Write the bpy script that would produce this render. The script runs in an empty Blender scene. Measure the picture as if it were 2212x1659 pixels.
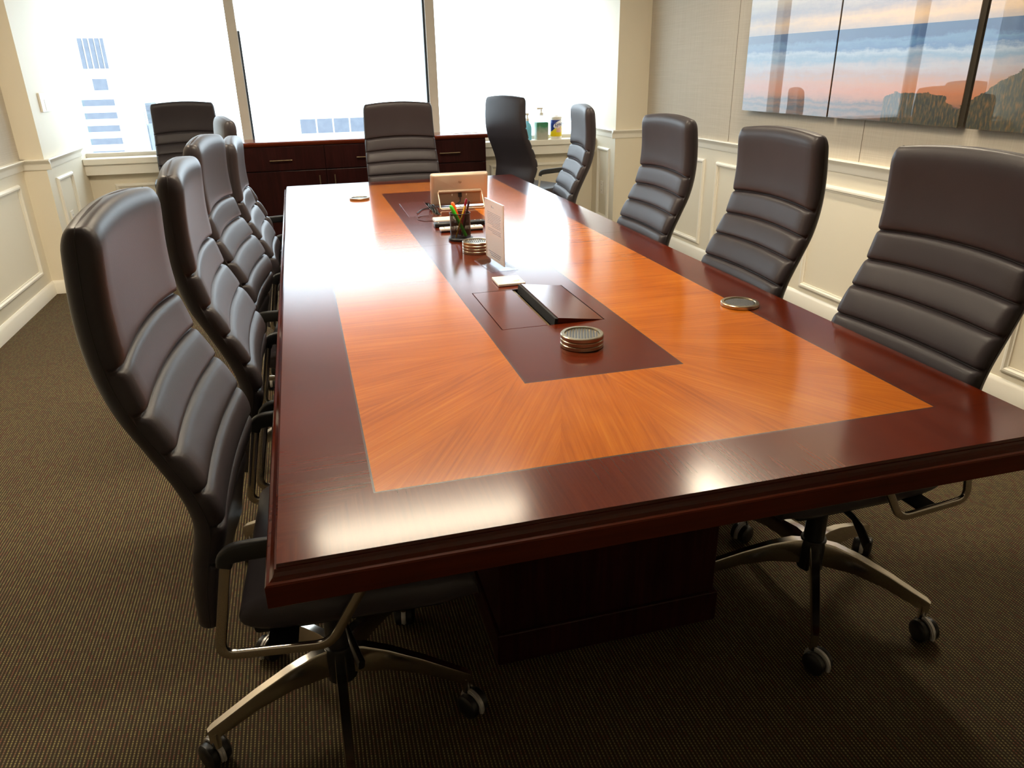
import bpy, bmesh, math, random
from mathutils import Vector, Matrix
random.seed(7)
S = bpy.context.scene
COL = S.collection
PI = math.pi

# ------------------------------------------------------------------ camera
YAW, PITCH, ROLL, FPX = 0.2619, -0.4024, -0.0186, 1601.15
f = Vector((math.sin(YAW)*math.cos(PITCH), math.cos(YAW)*math.cos(PITCH), math.sin(PITCH)))
r0 = Vector((math.cos(YAW), -math.sin(YAW), 0)); u0 = r0.cross(f)
rr = r0*math.cos(ROLL)+u0*math.sin(ROLL); uu = -r0*math.sin(ROLL)+u0*math.cos(ROLL)
cd = bpy.data.cameras.new('camera'); cam = bpy.data.objects.new('camera', cd); COL.objects.link(cam)
cd.sensor_width = 36; cd.lens = FPX/2212*36; cd.clip_start = 0.05; cd.clip_end = 2000
M = Matrix((rr, uu, -f)).transposed().to_4x4(); M.translation = Vector((0.1095, -0.9916, 1.4349))
cam.matrix_world = M
S.camera = cam
# ------------------------------------------------------------------ world, exposure
S.view_settings.view_transform = 'Standard'; S.view_settings.look = 'None'
S.view_settings.gamma = 1; S.view_settings.use_curve_mapping = False
S.view_settings.exposure = 0.13
try:
    S.cycles.use_denoising = True; S.cycles.max_bounces = 7; S.cycles.diffuse_bounces = 4; S.cycles.adaptive_threshold = .015
    S.cycles.transparent_max_bounces = 12; S.cycles.sample_clamp_indirect = 12
except Exception: pass
W = bpy.data.worlds.new('sky'); S.world = W; W.use_nodes = True
bg = W.node_tree.nodes['Background']; bg.inputs[0].default_value = (0.80, 0.92, 1.0, 1)
SKY = 5.0
bg.inputs[1].default_value = SKY
LAMP = 60.0
H = 0.75; TW, TL = 1.524, 4.195          # table top
XL, XR, YF, CEIL = -1.71, 3.08, -3.0, 2.7
YN, YG = 5.80, 5.95                      # sill nose, glass plane
LPX, LPY = -1.565, 4.87                  # left pier
RPX, RPY = 2.789, 5.35                   # right pier

# ------------------------------------------------------------------ helpers
def obj(name, bm, mats, parent=None, smooth=False, loc=None):
    me = bpy.data.meshes.new(name); bm.normal_update(); bm.to_mesh(me); bm.free()
    if not isinstance(mats, (list, tuple)): mats = [mats]
    for m in mats: me.materials.append(m)
    if smooth: me.shade_smooth() if hasattr(me, 'shade_smooth') else None
    if smooth == 'auto':
        try: me.set_sharp_from_angle(angle=math.radians(38))
        except Exception: pass
    o = bpy.data.objects.new(name, me); COL.objects.link(o)
    if parent: o.parent = parent
    if loc: o.location = loc
    return o
def thing(name, label, cat, loc=(0,0,0), rotz=0, group=None):
    o = bpy.data.objects.new(name, None); COL.objects.link(o); o.empty_display_size = .1
    o.location = loc; o.rotation_euler = (0,0,rotz)
    return tag(o, label, cat, group)
def tag(o, label, cat, group=None):
    o['label'] = label; o['category'] = cat
    if group: o['group'] = group
    return o
def struct(name, bm, m, parent=None, smooth=False):
    o = obj(name, bm, m, parent, smooth)
    if not parent: o['kind'] = 'structure'
    return o
def dup(root, loc, rotz, label, group=None):
    r = root.copy(); COL.objects.link(r); r.location = loc; r.rotation_euler = (0,0,rotz)
    r['label'] = label
    if group: r['group'] = group
    for ch in list(root.children):
        c = ch.copy(); COL.objects.link(c); c.parent = r
        for g in list(ch.children):
            d = g.copy(); COL.objects.link(d); d.parent = c
    return r
def box(bm, x0, x1, y0, y1, z0, z1, bev=0, mi=0, seg=2, mat=None):
    v = [bm.verts.new(p) for p in ((x0,y0,z0),(x1,y0,z0),(x1,y1,z0),(x0,y1,z0),(x0,y0,z1),(x1,y0,z1),(x1,y1,z1),(x0,y1,z1))]
    fs = [bm.faces.new([v[i] for i in q]) for q in ((3,2,1,0),(4,5,6,7),(0,1,5,4),(1,2,6,5),(2,3,7,6),(3,0,4,7))]
    for q in fs: q.material_index = mi
    if mat is not None: bmesh.ops.transform(bm, matrix=mat, verts=v)
    if bev > 0:
        es = list({e for q in fs for e in q.edges})
        r = bmesh.ops.bevel(bm, geom=es, offset=bev, segments=seg, affect='EDGES', profile=.5)
        for q in r['faces']: q.material_index = mi
    return bm
def NB(): return bmesh.new()
def bx(*a, **k): return box(NB(), *a, **k)
def loft(bm, rings, closed=True, cap=True, mi=0, loop=False):
    R = [[bm.verts.new(p) for p in ring] for ring in rings]
    n = len(R[0]); m = len(R)
    for i in range(m if loop else m-1):
        a, b = R[i], R[(i+1) % m]
        for j in range(n if closed else n-1):
            q = bm.faces.new((a[j], a[(j+1)%n], b[(j+1)%n], b[j])); q.material_index = mi
    if cap and not loop:
        for ring, rev in ((R[0], True), (R[-1], False)):
            q = bm.faces.new(ring[::-1] if rev else ring); q.material_index = mi
    return bm
def path_frames(pts, up=Vector((0,0,1)), loop=False):
    out = []; n = len(pts)
    for i in range(n):
        if loop: t = pts[(i+1)%n]-pts[i-1]
        else: t = pts[min(i+1,n-1)]-pts[max(i-1,0)]
        t.normalize()
        s = t.cross(up)
        if s.length < 1e-4: s = t.cross(Vector((1,0,0)))
        s.normalize(); out.append((pts[i], s, s.cross(t)))
    return out
def sweep(bm, pts, prof, up=Vector((0,0,1)), loop=False, mi=0, scale=None):
    pts = [Vector(p) for p in pts]
    rings = []
    for i, (p, s, n) in enumerate(path_frames(pts, up, loop)):
        k = scale[i] if scale else 1
        rings.append([p+s*a*k+n*b*k for a, b in prof])
    return loft(bm, rings, True, True, mi, loop)
def circ(r, n=10, ry=None): return [(r*math.cos(2*PI*i/n), (ry or r)*math.sin(2*PI*i/n)) for i in range(n)]
def rrect(w, h, r, n=3):
    out = []
    for cx, cy, a0 in ((w/2-r,h/2-r,0),(-w/2+r,h/2-r,PI/2),(-w/2+r,-h/2+r,PI),(w/2-r,-h/2+r,1.5*PI)):
        for i in range(n+1):
            a = a0+PI/2*i/n; out.append((cx+r*math.cos(a), cy+r*math.sin(a)))
    return out
def fillet(pts, r, n=5, loop=False):
    pts = [Vector(p) for p in pts]; out = []; m = len(pts)
    for i, p in enumerate(pts):
        if not loop and i in (0, m-1): out.append(p); continue
        a = pts[i-1]-p; b = pts[(i+1)%m]-p
        d = min(r, a.length*.49, b.length*.49); a = a.normalized()*d; b = b.normalized()*d
        for k in range(n+1):
            t = k/n; out.append((p+a)*(1-t)**2 + p*2*t*(1-t) + (p+b)*t*t)
    return out
def lathe(bm, prof, n=32, mi=0, mat=None):
    rings = [[Vector((r*math.cos(2*PI*i/n), r*math.sin(2*PI*i/n), z)) for i in range(n)] for r, z in prof]
    k0 = len(bm.verts); loft(bm, rings, True, True, mi)
    if mat is not None:
        bm.verts.ensure_lookup_table(); bmesh.ops.transform(bm, matrix=mat, verts=bm.verts[k0:])
    return bm
def interp(xs, ys, x):
    if x <= xs[0]: return ys[0]
    if x >= xs[-1]: return ys[-1]
    for i in range(len(xs)-1):
        if x <= xs[i+1]:
            t = (x-xs[i])/(xs[i+1]-xs[i]); return ys[i]*(1-t)+ys[i+1]*t
def catmull(P, n):
    P = [Vector(p) for p in P]; P = [P[0]*2-P[1]]+P+[P[-1]*2-P[-2]]; out = []
    for i in range(1, len(P)-2):
        for k in range(n):
            t = k/n; a, b, c, d = P[i-1:i+3]
            out.append(.5*((2*b)+(c-a)*t+(2*a-5*b+4*c-d)*t*t+(3*b-a-3*c+d)*t**3))
    out.append(P[-2]); return out

# ------------------------------------------------------------------ materials
def srgb(r, g, b): return tuple(((c/255)/12.92 if c/255 <= .04045 else ((c/255+.055)/1.055)**2.4) for c in (r,g,b))+(1,)
class NT:
    def __init__(s, name):
        s.m = bpy.data.materials.new(name); s.m.use_nodes = True; s.t = s.m.node_tree; s.N = s.t.nodes
        s.b = s.N['Principled BSDF']
    def n(s, typ, **kw):
        x = s.N.new(typ)
        for k, v in kw.items():
            if k.startswith('i_'): x.inputs[int(k[2:]) if k[2:].isdigit() else k[2:].replace('_',' ')].default_value = v
            else: setattr(x, k, v)
        return x
    def l(s, a, b): s.t.links.new(a, b)
    def math(s, op, a, b=None, c=None, clamp=False):
        x = s.N.new('ShaderNodeMath'); x.operation = op; x.use_clamp = clamp
        for i, v in enumerate((a, b, c)):
            if v is None: continue
            if isinstance(v, (int, float)): x.inputs[i].default_value = v
            else: s.l(v, x.inputs[i])
        return x.outputs[0]
    def mix(s, fac, a, b, typ='MIX'):
        x = s.N.new('ShaderNodeMix'); x.data_type = 'RGBA'; x.blend_type = typ
        for i, v in ((0, fac), (6, a), (7, b)):
            if isinstance(v, (int, float)): x.inputs[i].default_value = v
            elif isinstance(v, tuple): x.inputs[i].default_value = v
            else: s.l(v, x.inputs[i])
        return x.outputs[2]
    def ramp(s, fac, stops, interp='LINEAR'):
        x = s.N.new('ShaderNodeValToRGB'); x.color_ramp.interpolation = interp
        e = x.color_ramp.elements
        while len(e) > 1: e.remove(e[-1])
        e[0].position = stops[0][0]; e[0].color = stops[0][1]
        for p, c in stops[1:]:
            q = e.new(p); q.color = c
        s.l(fac, x.inputs[0]); return x.outputs[0]
    def coord(s): return s.n('ShaderNodeTexCoord').outputs['Object']
    def bump(s, h, strength, dist=.001):
        x = s.n('ShaderNodeBump', i_Strength=strength, i_Distance=dist); s.l(h, x.inputs['Height']); s.l(x.outputs[0], s.b.inputs['Normal'])
def mat(name, col, rough=.5, metal=0, noise=0, nscale=30, bump=0, coat=0, croough=.1, spec=None, **kw):
    t = NT(name); b = t.b; b.inputs['Roughness'].default_value = rough; b.inputs['Metallic'].default_value = metal
    b.inputs['Base Color'].default_value = col
    if coat: b.inputs['Coat Weight'].default_value = coat; b.inputs['Coat Roughness'].default_value = croough
    if spec is not None: b.inputs['Specular IOR Level'].default_value = spec
    if noise or bump:
        nz = t.n('ShaderNodeTexNoise', i_Scale=float(nscale), i_Detail=4.0); t.l(t.coord(), nz.inputs['Vector'])
        if noise:
            lo = tuple(c*(1-noise) for c in col[:3])+(1,); hi = tuple(min(1, c*(1+noise)) for c in col[:3])+(1,)
            t.l(t.mix(nz.outputs[0], lo, hi), b.inputs['Base Color'])
        if bump: t.bump(nz.outputs[0], bump)
    return t.m
def emis(name, col, st):
    t = NT(name); t.b.inputs['Base Color'].default_value = (0.8,.8,.8,1)
    t.b.inputs['Emission Color'].default_value = col; t.b.inputs['Emission Strength'].default_value = st; return t.m

def leather(name, col):
    t = NT(name); co = t.coord()
    v = t.n('ShaderNodeTexVoronoi', i_Scale=420.0); t.l(co, v.inputs['Vector'])
    n = t.n('ShaderNodeTexNoise', i_Scale=9.0, i_Detail=3.0); t.l(co, n.inputs['Vector'])
    t.l(t.mix(n.outputs[0], tuple(c*.85 for c in col[:3])+(1,), tuple(c*1.12 for c in col[:3])+(1,)), t.b.inputs['Base Color'])
    t.b.inputs['Roughness'].default_value = .37
    t.b.inputs['Specular IOR Level'].default_value = .24
    t.bump(v.outputs[0], .12, .0006); return t.m
M_leather = leather('leather_taupe', srgb(56, 51, 54))
M_thread = mat('piping_thread', srgb(30, 26, 26), .6, noise=.1)
M_black = mat('black_plastic', srgb(20, 20, 21), .38, noise=.1)
M_pad = mat('black_arm_pad', srgb(26, 27, 29), .45, noise=.1)
M_alu = mat('polished_aluminium', srgb(205, 200, 192), .17, 1, noise=.04, nscale=8)
M_silver = mat('silver_plastic', srgb(190, 188, 185), .35, .4, noise=.04)
M_handle = mat('dark_bronze_handle', srgb(128,112,88), .38, 1, noise=.1)
M_bronze = mat('brushed_bronze', srgb(184, 172, 148), .28, 1, noise=.12, nscale=60)
M_cork = mat('grey_coaster_inset', srgb(62, 66, 72), .5, 0, noise=.15, nscale=80)

def wood(name, stops, mode, rough=.14, coat=.6, sc=1.0):
    """mode: 'fan' radiating veneer at both table ends, 'border' grain across the border, 'x','y','z' straight."""
    t = NT(name); co = t.coord(); sep = t.n('ShaderNodeSeparateXYZ'); t.l(co, sep.inputs[0]); X, Y, Z = sep.outputs
    if mode in ('fan', 'border'):
        ym = t.math('MINIMUM', Y, t.math('SUBTRACT', TL, Y))       # mirrored about mid length
        dx = t.math('SUBTRACT', X, TW/2); dy = t.math('SUBTRACT', .86 if mode == 'fan' else .80, ym)
        th = t.math('ARCTAN2', dx, dy)
        if mode == 'fan':
            q = t.math('MULTIPLY', t.math('ADD', t.math('FLOOR', t.math('DIVIDE', th, PI/9)), .5), PI/9)
            q = t.math('MINIMUM', t.math('MAXIMUM', q, -PI/2), PI/2)
        else:
            q = t.math('MULTIPLY', t.math('ROUND', t.math('DIVIDE', th, PI/2)), PI/2)
            q = t.math('MINIMUM', t.math('MAXIMUM', q, -PI/2), PI/2)
        s_, c_ = t.math('SINE', q), t.math('COSINE', q)
        along = t.math('SUBTRACT', t.math('MULTIPLY', dx, s_), t.math('MULTIPLY', t.math('MULTIPLY', dy, c_), -1.0))
        across = t.math('SUBTRACT', t.math('MULTIPLY', dx, c_), t.math('MULTIPLY', dy, s_))
        cmb = t.n('ShaderNodeCombineXYZ'); t.l(t.math('MULTIPLY', along, 2.2), cmb.inputs[0]); t.l(t.math('MULTIPLY', across, 90.0), cmb.inputs[1]); t.l(q, cmb.inputs[2])
        vec = cmb.outputs[0]
        cmb2 = t.n('ShaderNodeCombineXYZ'); t.l(t.math('MULTIPLY', along, 2.5), cmb2.inputs[0]); t.l(t.math('MULTIPLY', across, 7.0), cmb2.inputs[1]); t.l(q, cmb2.inputs[2])
        vec2 = cmb2.outputs[0]
    else:
        k = {'x': (2.2, 42, 42), 'y': (42, 2.2, 42), 'z': (42, 42, 2.2)}[mode]
        mp = t.n('ShaderNodeMapping'); mp.inputs['Scale'].default_value = k; t.l(co, mp.inputs[0]); vec = mp.outputs[0]
        mp2 = t.n('ShaderNodeMapping'); mp2.inputs['Scale'].default_value = tuple(3 if a < 5 else 8 for a in k); t.l(co, mp2.inputs[0]); vec2 = mp2.outputs[0]
    n1 = t.n('ShaderNodeTexNoise', i_Scale=1.6*sc, i_Detail=6.0, i_Roughness=.65); t.l(vec, n1.inputs['Vector'])
    n2 = t.n('ShaderNodeTexNoise', i_Scale=1.0, i_Detail=2.0, i_Distortion=.6); t.l(vec2, n2.inputs['Vector'])
    fac = t.math('ADD', t.math('MULTIPLY', n1.outputs[0], .6), t.math('MULTIPLY', n2.outputs[0], .4))
    t.l(t.ramp(fac, stops), t.b.inputs['Base Color'])
    t.b.inputs['Roughness'].default_value = rough; t.b.inputs['Coat Weight'].default_value = coat; t.b.inputs['Specular IOR Level'].default_value = .07
    t.b.inputs['Coat Roughness'].default_value = .15
    t.b.inputs['Coat IOR'].default_value = 1.5
    n3 = t.n('ShaderNodeTexNoise', i_Scale=60.0, i_Detail=2.0); t.l(co, n3.inputs['Vector'])
    t.bump(n3.outputs[0], .04, .0006)
    return t.m
DK = [(.3, srgb(74, 21, 5)), (.5, srgb(87, 28, 8)), (.7, srgb(99, 36, 13))]
OR = [(.32, srgb(146, 73, 7)), (.46, srgb(173, 91, 10)), (.54, srgb(181, 98, 13)), (.68, srgb(194, 114, 24))]
M_or = wood('cherry_veneer', OR, 'fan', .24, .7)
M_dkb = wood('mahogany_border', DK, 'border', .24, .7)
M_dkx = wood('mahogany_panel', DK, 'x', .24, .7)
M_dke = wood('mahogany_edge', [(.3, srgb(62, 20, 9)), (.7, srgb(86, 31, 15))], 'x', .2, .5)
CR = [(.3, srgb(30, 14, 13)), (.5, srgb(44, 19, 18)), (.7, srgb(56, 25, 24))]
M_dkz = wood('mahogany_upright', CR, 'z', .3, .2)
M_line = mat('stringing_line', srgb(52, 30, 22), .25, coat=.4, noise=.1)

def carpet():
    t = NT('striped_carpet'); co = t.coord(); sep = t.n('ShaderNodeSeparateXYZ'); t.l(co, sep.inputs[0]); X, Y, Z = sep.outputs
    P = .0089
    fx = t.math('FRACT', t.math('DIVIDE', X, P)); ix = t.math('FLOOR', t.math('DIVIDE', X, P))
    row = t.math('SUBTRACT', 1.0, t.math('MULTIPLY', t.math('ABSOLUTE', t.math('SUBTRACT', fx, .5)), 3.6), clamp=True)   # ridge
    fy = t.math('FRACT', t.math('ADD', t.math('DIVIDE', Y, .007), t.math('MULTIPLY', ix, .37)))
    dot = t.math('GREATER_THAN', fy, .45)
    wn = t.n('ShaderNodeTexWhiteNoise'); wn.noise_dimensions = '2D'
    cm = t.n('ShaderNodeCombineXYZ'); t.l(ix, cm.inputs[0]); t.l(t.math('FLOOR', t.math('DIVIDE', Y, .014)), cm.inputs[1]); t.l(cm.outputs[0], wn.inputs['Vector'])
    speck = t.ramp(wn.outputs['Value'], [(0, srgb(196, 180, 120)), (.45, srgb(176, 162, 108)), (.6, srgb(160, 138, 108)), (.8, srgb(172, 110, 86)), (1, srgb(134, 146, 104))])
    base = t.mix(row, srgb(66, 56, 44), srgb(96, 84, 68))
    c = t.mix(t.math('MULTIPLY', t.math('MULTIPLY', row, dot), .85), base, speck)
    n = t.n('ShaderNodeTexNoise', i_Scale=500.0, i_Detail=2.0); t.l(co, n.inputs['Vector'])
    c = t.mix(.5, c, t.mix(n.outputs[0], (.3,.3,.3,1), (1,1,1,1)), 'MULTIPLY')
    t.l(c, t.b.inputs['Base Color']); t.b.inputs['Roughness'].default_value = .95; t.b.inputs['Specular IOR Level'].default_value = .1
    t.bump(t.math('ADD', row, t.math('MULTIPLY', n.outputs[0], .5)), .5, .002)
    return t.m
M_carpet = carpet()
def fabric():
    t = NT('linen_wallcovering'); co = t.coord()
    outs = []
    for k in ((3, 3, 420), (420, 420, 3)):
        mp = t.n('ShaderNodeMapping'); mp.inputs['Scale'].default_value = k; t.l(co, mp.inputs[0])
        n = t.n('ShaderNodeTexNoise', i_Scale=1.0, i_Detail=3.0); t.l(mp.outputs[0], n.inputs['Vector']); outs.append(n.outputs[0])
    fac = t.math('MULTIPLY', t.math('ADD', outs[0], outs[1]), .5)
    t.l(t.ramp(fac, [(.3, srgb(186, 176, 158)), (.7, srgb(208, 199, 184))]), t.b.inputs['Base Color'])
    t.b.inputs['Roughness'].default_value = .85; t.bump(fac, .12, .0006); return t.m
M_fabric = fabric()
M_cream = mat('cream_paint', srgb(234, 225, 204), .55, noise=.015, nscale=5)
M_trim = mat('white_trim_paint', srgb(242, 237, 224), .35, noise=.01, nscale=5)
M_ceil = mat('ceiling_tile', srgb(204, 200, 190), .9, noise=.04, nscale=90)
M_frame = mat('window_frame_paint', srgb(205, 198, 186), .45, noise=.02)
M_gasket = mat('dark_window_gasket', srgb(40, 52, 62), .4, noise=.05)
def glass(name, tint=(1,1,1,1), rough=0, ior=1.45):
    t = NT(name); tr = t.n('ShaderNodeBsdfTransparent'); tr.inputs[0].default_value = tint
    gl = t.n('ShaderNodeBsdfGlossy'); gl.inputs['Roughness'].default_value = rough
    fr = t.n('ShaderNodeFresnel', i_IOR=ior); mx = t.n('ShaderNodeMixShader')
    ge = t.n('ShaderNodeNewGeometry')
    t.l(t.math('MULTIPLY', fr.outputs[0], t.math('SUBTRACT', 1.0, ge.outputs['Backfacing'])), mx.inputs[0]); t.l(tr.outputs[0], mx.inputs[1]); t.l(gl.outputs[0], mx.inputs[2])
    t.l(mx.outputs[0], t.N['Material Output'].inputs[0]); return t.m
M_glass = glass('window_glass', (.97,.99,1,1))
M_acryl = glass('clear_acrylic', (.96,.97,.98,1), .02, 1.25)
M_white = mat('white_plastic', srgb(238, 232, 220), .35, noise=.01)

# ------------------------------------------------------------------ room shell
struct('floor', bx(XL-.3, XR+.3, YF-.2, 6.3, -.1, 0), M_carpet)
struct('ceiling', bx(XL-.3, XR+.3, YF-.2, 6.3, CEIL, CEIL+.1), M_ceil)
RAILT, RAILB, BASE = .925, .855, .095
def wall_lr(name, x0, x1, y0, y1, face):
    bm = NB(); box(bm, x0, x1, y0, y1, 0, RAILT-.03, mi=0); box(bm, x0, x1, y0, y1, RAILT-.03, CEIL, mi=1)
    return struct(name, bm, [M_cream, M_fabric])
wl = wall_lr('wall_left', XL-.2, XL, YF, 6.2, 1)
wr = wall_lr('wall_right', XR, XR+.2, YF, 6.2, -1)
struct('wall_front', bx(XL-.2, XR+.2, YF-.2, YF, 0, CEIL), M_cream)
struct('wall_pier_left', bx(XL, LPX, LPY, 6.2, 0, CEIL), M_cream)
struct('wall_pier_right', bx(RPX, XR, RPY, 6.2, 0, CEIL), M_cream)
bm = NB(); box(bm, LPX, RPX, YG-.06, YG+.14, 0, .78)
struct('wall_back', bm, M_cream)
struct('trim_1', bx(LPX, RPX, YN, YG+.14, .78, .828, bev=.006), M_trim)           # window sill
struct('trim_2', bx(LPX, RPX, YN+.02, YG-.06, .70, .78, bev=.003), M_trim)       # apron under the sill
struct('wall_header', bx(LPX, RPX, YG-.06, YG+.14, 2.10, CEIL), M_cream)
# wallcovering seams: narrow reveal joints in the upper right wall
def seams(name, ys):
    bm = NB()
    for y in ys: box(bm, XR-.0012, XR+.002, y-.0015, y+.0015, RAILT, CEIL)
    return struct(name, bm, mat('dark_seam_joint', srgb(120, 106, 90), .9, noise=.05), None)  # darker brown of the wallcovering seams themselves
seams('trim_3', [3.975, 2.60, 1.22, -.16])
# mouldings -------------------------------------------------------
def profile_bar(bm, a, b, n, prof):
    """prof: list of (out, z) ; a,b floor points ; n: outward normal"""
    a, b, n = Vector(a), Vector(b), Vector(n)
    loft(bm, [[p+n*o+Vector((0,0,z)) for o, z in prof] for p in (a, b)])
RAILP = [(0,RAILB),(.006,RAILB),(.010,RAILB+.012),(.008,RAILB+.03),(.016,RAILB+.045),(.030,RAILT-.014),(.034,RAILT-.006),(.030,RAILT),(0,RAILT)]
BASEP = [(0,0),(.016,0),(.016,BASE-.02),(.010,BASE-.008),(.004,BASE),(0,BASE)]
SEG = {'left': ((XL,YF),(XL,LPY),(1,0)), 'left_pier_front': ((XL,LPY),(LPX+.0,LPY),(0,-1)), 'left_pier_side': ((LPX,LPY),(LPX,YN),(1,0)),
       'right': ((XR,YF),(XR,RPY),(-1,0)), 'right_pier_front': ((RPX,RPY),(XR,RPY),(0,-1)), 'right_pier_side': ((RPX,RPY),(RPX,YN),(-1,0)),
       'back': ((LPX,YG-.06),(RPX,YG-.06),(0,-1)), 'front': ((XL,YF),(XR,YF),(0,1))}
tn = 4
for k, (a, b, n) in SEG.items():
    ex = Vector((b[0]-a[0], b[1]-a[1], 0)).normalized()*(.03 if 'pier_front' in k else 0)
    a3, b3 = Vector((*a,0)), Vector((*b,0))
    if k == 'left_pier_front': b3 += Vector((.034,0,0))
    if k == 'right_pier_front': a3 -= Vector((.034,0,0))
    bm = NB(); profile_bar(bm, a3, b3, (*n,0), BASEP); struct('baseboard_'+k, bm, M_trim, None, 'auto')
    if k != 'back':
        bm = NB(); profile_bar(bm, a3, b3, (*n,0), RAILP); struct('trim_%d' % tn, bm, M_trim, None, 'auto'); tn += 1
def pframe(a, b, n, z0, z1, w=.034, d=.018):
    """picture-frame moulding with mitred corners; a,b floor points on the wall"""
    global tn
    a, b, n = Vector((*a,0)), Vector((*b,0)), Vector((*n,0)); t = (b-a).normalized(); L = (b-a).length
    prof = [(0,0),(.002,.010),(.012,d),(.022,d),(.028,.008),(w,.006),(w,0)]
    bm = NB(); rings = []
    for cx, cz, sx, sz in ((0,z0,1,1),(L,z0,-1,1),(L,z1,-1,-1),(0,z1,1,-1)):
        rings.append([a+t*(cx+sx*o)+Vector((0,0,cz+sz*o))+n*h for o, h in prof])
    loft(bm, rings, True, False, 0, True)
    struct('trim_%d' % tn, bm, M_trim, None, 'auto'); tn += 1
PZ0, PZ1 = .125, .775
for y0, y1 in ((-2.7,-1.5),(-1.35,-.1),(.05,1.45),(1.58,2.96),(3.08,4.10),(4.27,5.22)): pframe((XR,y0),(XR,y1),(-1,0),PZ0,PZ1)
for y0, y1 in ((-2.7,-1.3),(-1.15,.3),(.45,1.75),(1.9,3.2),(3.35,4.70)): pframe((XL,y0),(XL,y1),(1,0),PZ0+.05,PZ1+.01)
pframe((LPX,5.02),(LPX,5.42),(1,0),PZ0+.05,.785); pframe((RPX,5.46),(RPX,5.74),(-1,0),PZ0,.76)
pframe((LPX+.18,YG-.06),(-.55,YG-.06),(0,-1),.20,.62); pframe((1.78,YG-.06),(RPX-.15,YG-.06),(0,-1),.20,.62)

# windows -----------------------------------------------------------
MULL = [(-.335,-.262),(1.262,1.338)]
def window(name, x0, x1, right_mull, gask):
    bm = NB(); zb, zt = .828, 2.10
    box(bm, x0, x1, YG, YG+.07, zb, zb+.03); box(bm, x0, x1, YG, YG+.07, zt-.04, zt)
    if right_mull: box(bm, x1, right_mull, YG-.045, YG+.07, zb, zt)
    o = struct(name, bm, M_frame)
    g = obj('glass_pane', bx(x0, x1, YG+.03, YG+.036, zb+.03, zt-.04), M_glass, o)
    if gask is not None:
        bm = NB(); box(bm, gask-.008, gask+.008, YG-.012, YG+.028, zb+.02, zt-.03); obj('gasket', bm, M_gasket, o)
    return o
window('window_1', LPX, MULL[0][0], MULL[0][1], None)
window('window_2', MULL[0][1], MULL[1][0], MULL[1][1], MULL[1][0]-.010)
window('window_3', MULL[1][1], RPX, None, None)
obj('gasket', bx(MULL[0][1]+.002, MULL[0][1]+.016, YG-.012, YG+.028, .85, 1.75), M_gasket, bpy.data.objects['window_2'])

# ceiling lights ------------------------------------------------------
M_lamp = emis('lamp_diffuser', (1.0, .865, .65, 1), LAMP)
M_lframe = mat('white_lamp_frame', srgb(235,232,225), .4, noise=.01)
LIGHTS = [(.58,2.93,'above the middle of the table'),(.58,1.2,'added for fill above the near end of the table'),(2.45,2.3,'added for fill near the right wall'),(-1.1,2.5,'added for fill near the left wall')]  # first panel follows its tabletop reflection; other three are unseen, added as fill
t0 = None
for i, (x, y, w) in enumerate(LIGHTS):
    lab = 'white framed rectangular ceiling light panel '+w
    if t0 is None:
        t0 = thing('ceiling_light', lab, 'ceiling light', (x,y,CEIL), 0, 'recessed ceiling lights')
        bm = NB()
        for a in ((-.68,.68,-.115,-.08),(-.68,.68,.08,.115),(-.68,-.64,-.08,.08),(.64,.68,-.08,.08)): box(bm, *a, -.025, 0)
        obj('frame', bm, M_lframe, t0); obj('diffuser', bx(-.64,.64,-.08,.08,-.012,-.004), M_lamp, t0)
    else: dup(t0, (x,y,CEIL), PI/2 if 'wall' in w else 0, lab)

# ------------------------------------------------------------------ conference table
T = thing('conference_table', 'long glossy two-tone wooden conference table with dark mahogany border and orange cherry field', 'table', (0,0,0))
m_, n_ = .1623, .3976; lw = .004
def quad(bm, x0, x1, y0, y1, z, mi): 
    q = bm.faces.new([bm.verts.new(p) for p in ((x0,y0,z),(x1,y0,z),(x1,y1,z),(x0,y1,z))]); q.material_index = mi
def ring(bm, a, b, z, mi):
    (ax0,ax1,ay0,ay1),(bx0,bx1,by0,by1) = a, b
    for q in ((ax0,ax1,ay0,by0),(ax0,ax1,by1,ay1),(ax0,bx0,by0,by1),(bx1,ax1,by0,by1)): quad(bm, *q, z, mi)
R0 = (0,TW,0,TL); R1 = (m_,TW-m_,m_,TL-m_)
def ins(r, d): return (r[0]+d, r[1]-d, r[2]+d, r[3]-d)
R1b = ins(R1, lw); R2 = (m_+n_,TW-m_-n_,m_+n_,TL-m_-n_); R2o = ins(R2, -lw)
HX0, HX1 = .603, .917; HY = ((.949,1.345),(2.81,3.21))
bm = NB(); ring(bm, R0, R1, H, 0); ring(bm, R1, R1b, H, 1); ring(bm, R1b, R2o, H, 2); ring(bm, R2o, R2, H, 1)
x0,x1,y0,y1 = R2; yc = y0
for a, b in HY:
    quad(bm, x0,x1,yc,a,H,3); quad(bm, x0,HX0,a,b,H,3); quad(bm, HX1,x1,a,b,H,3); yc = b
quad(bm, x0,x1,yc,y1,H,3)
obj('tabletop', bm, [M_dkb, M_line, M_or, M_dkx], T)
# centre seam across the top
bm = NB(); quad(bm, .0, TW, 2.107, 2.1085, H+.0003, 0); obj('seam', bm, M_line, T)
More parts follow.
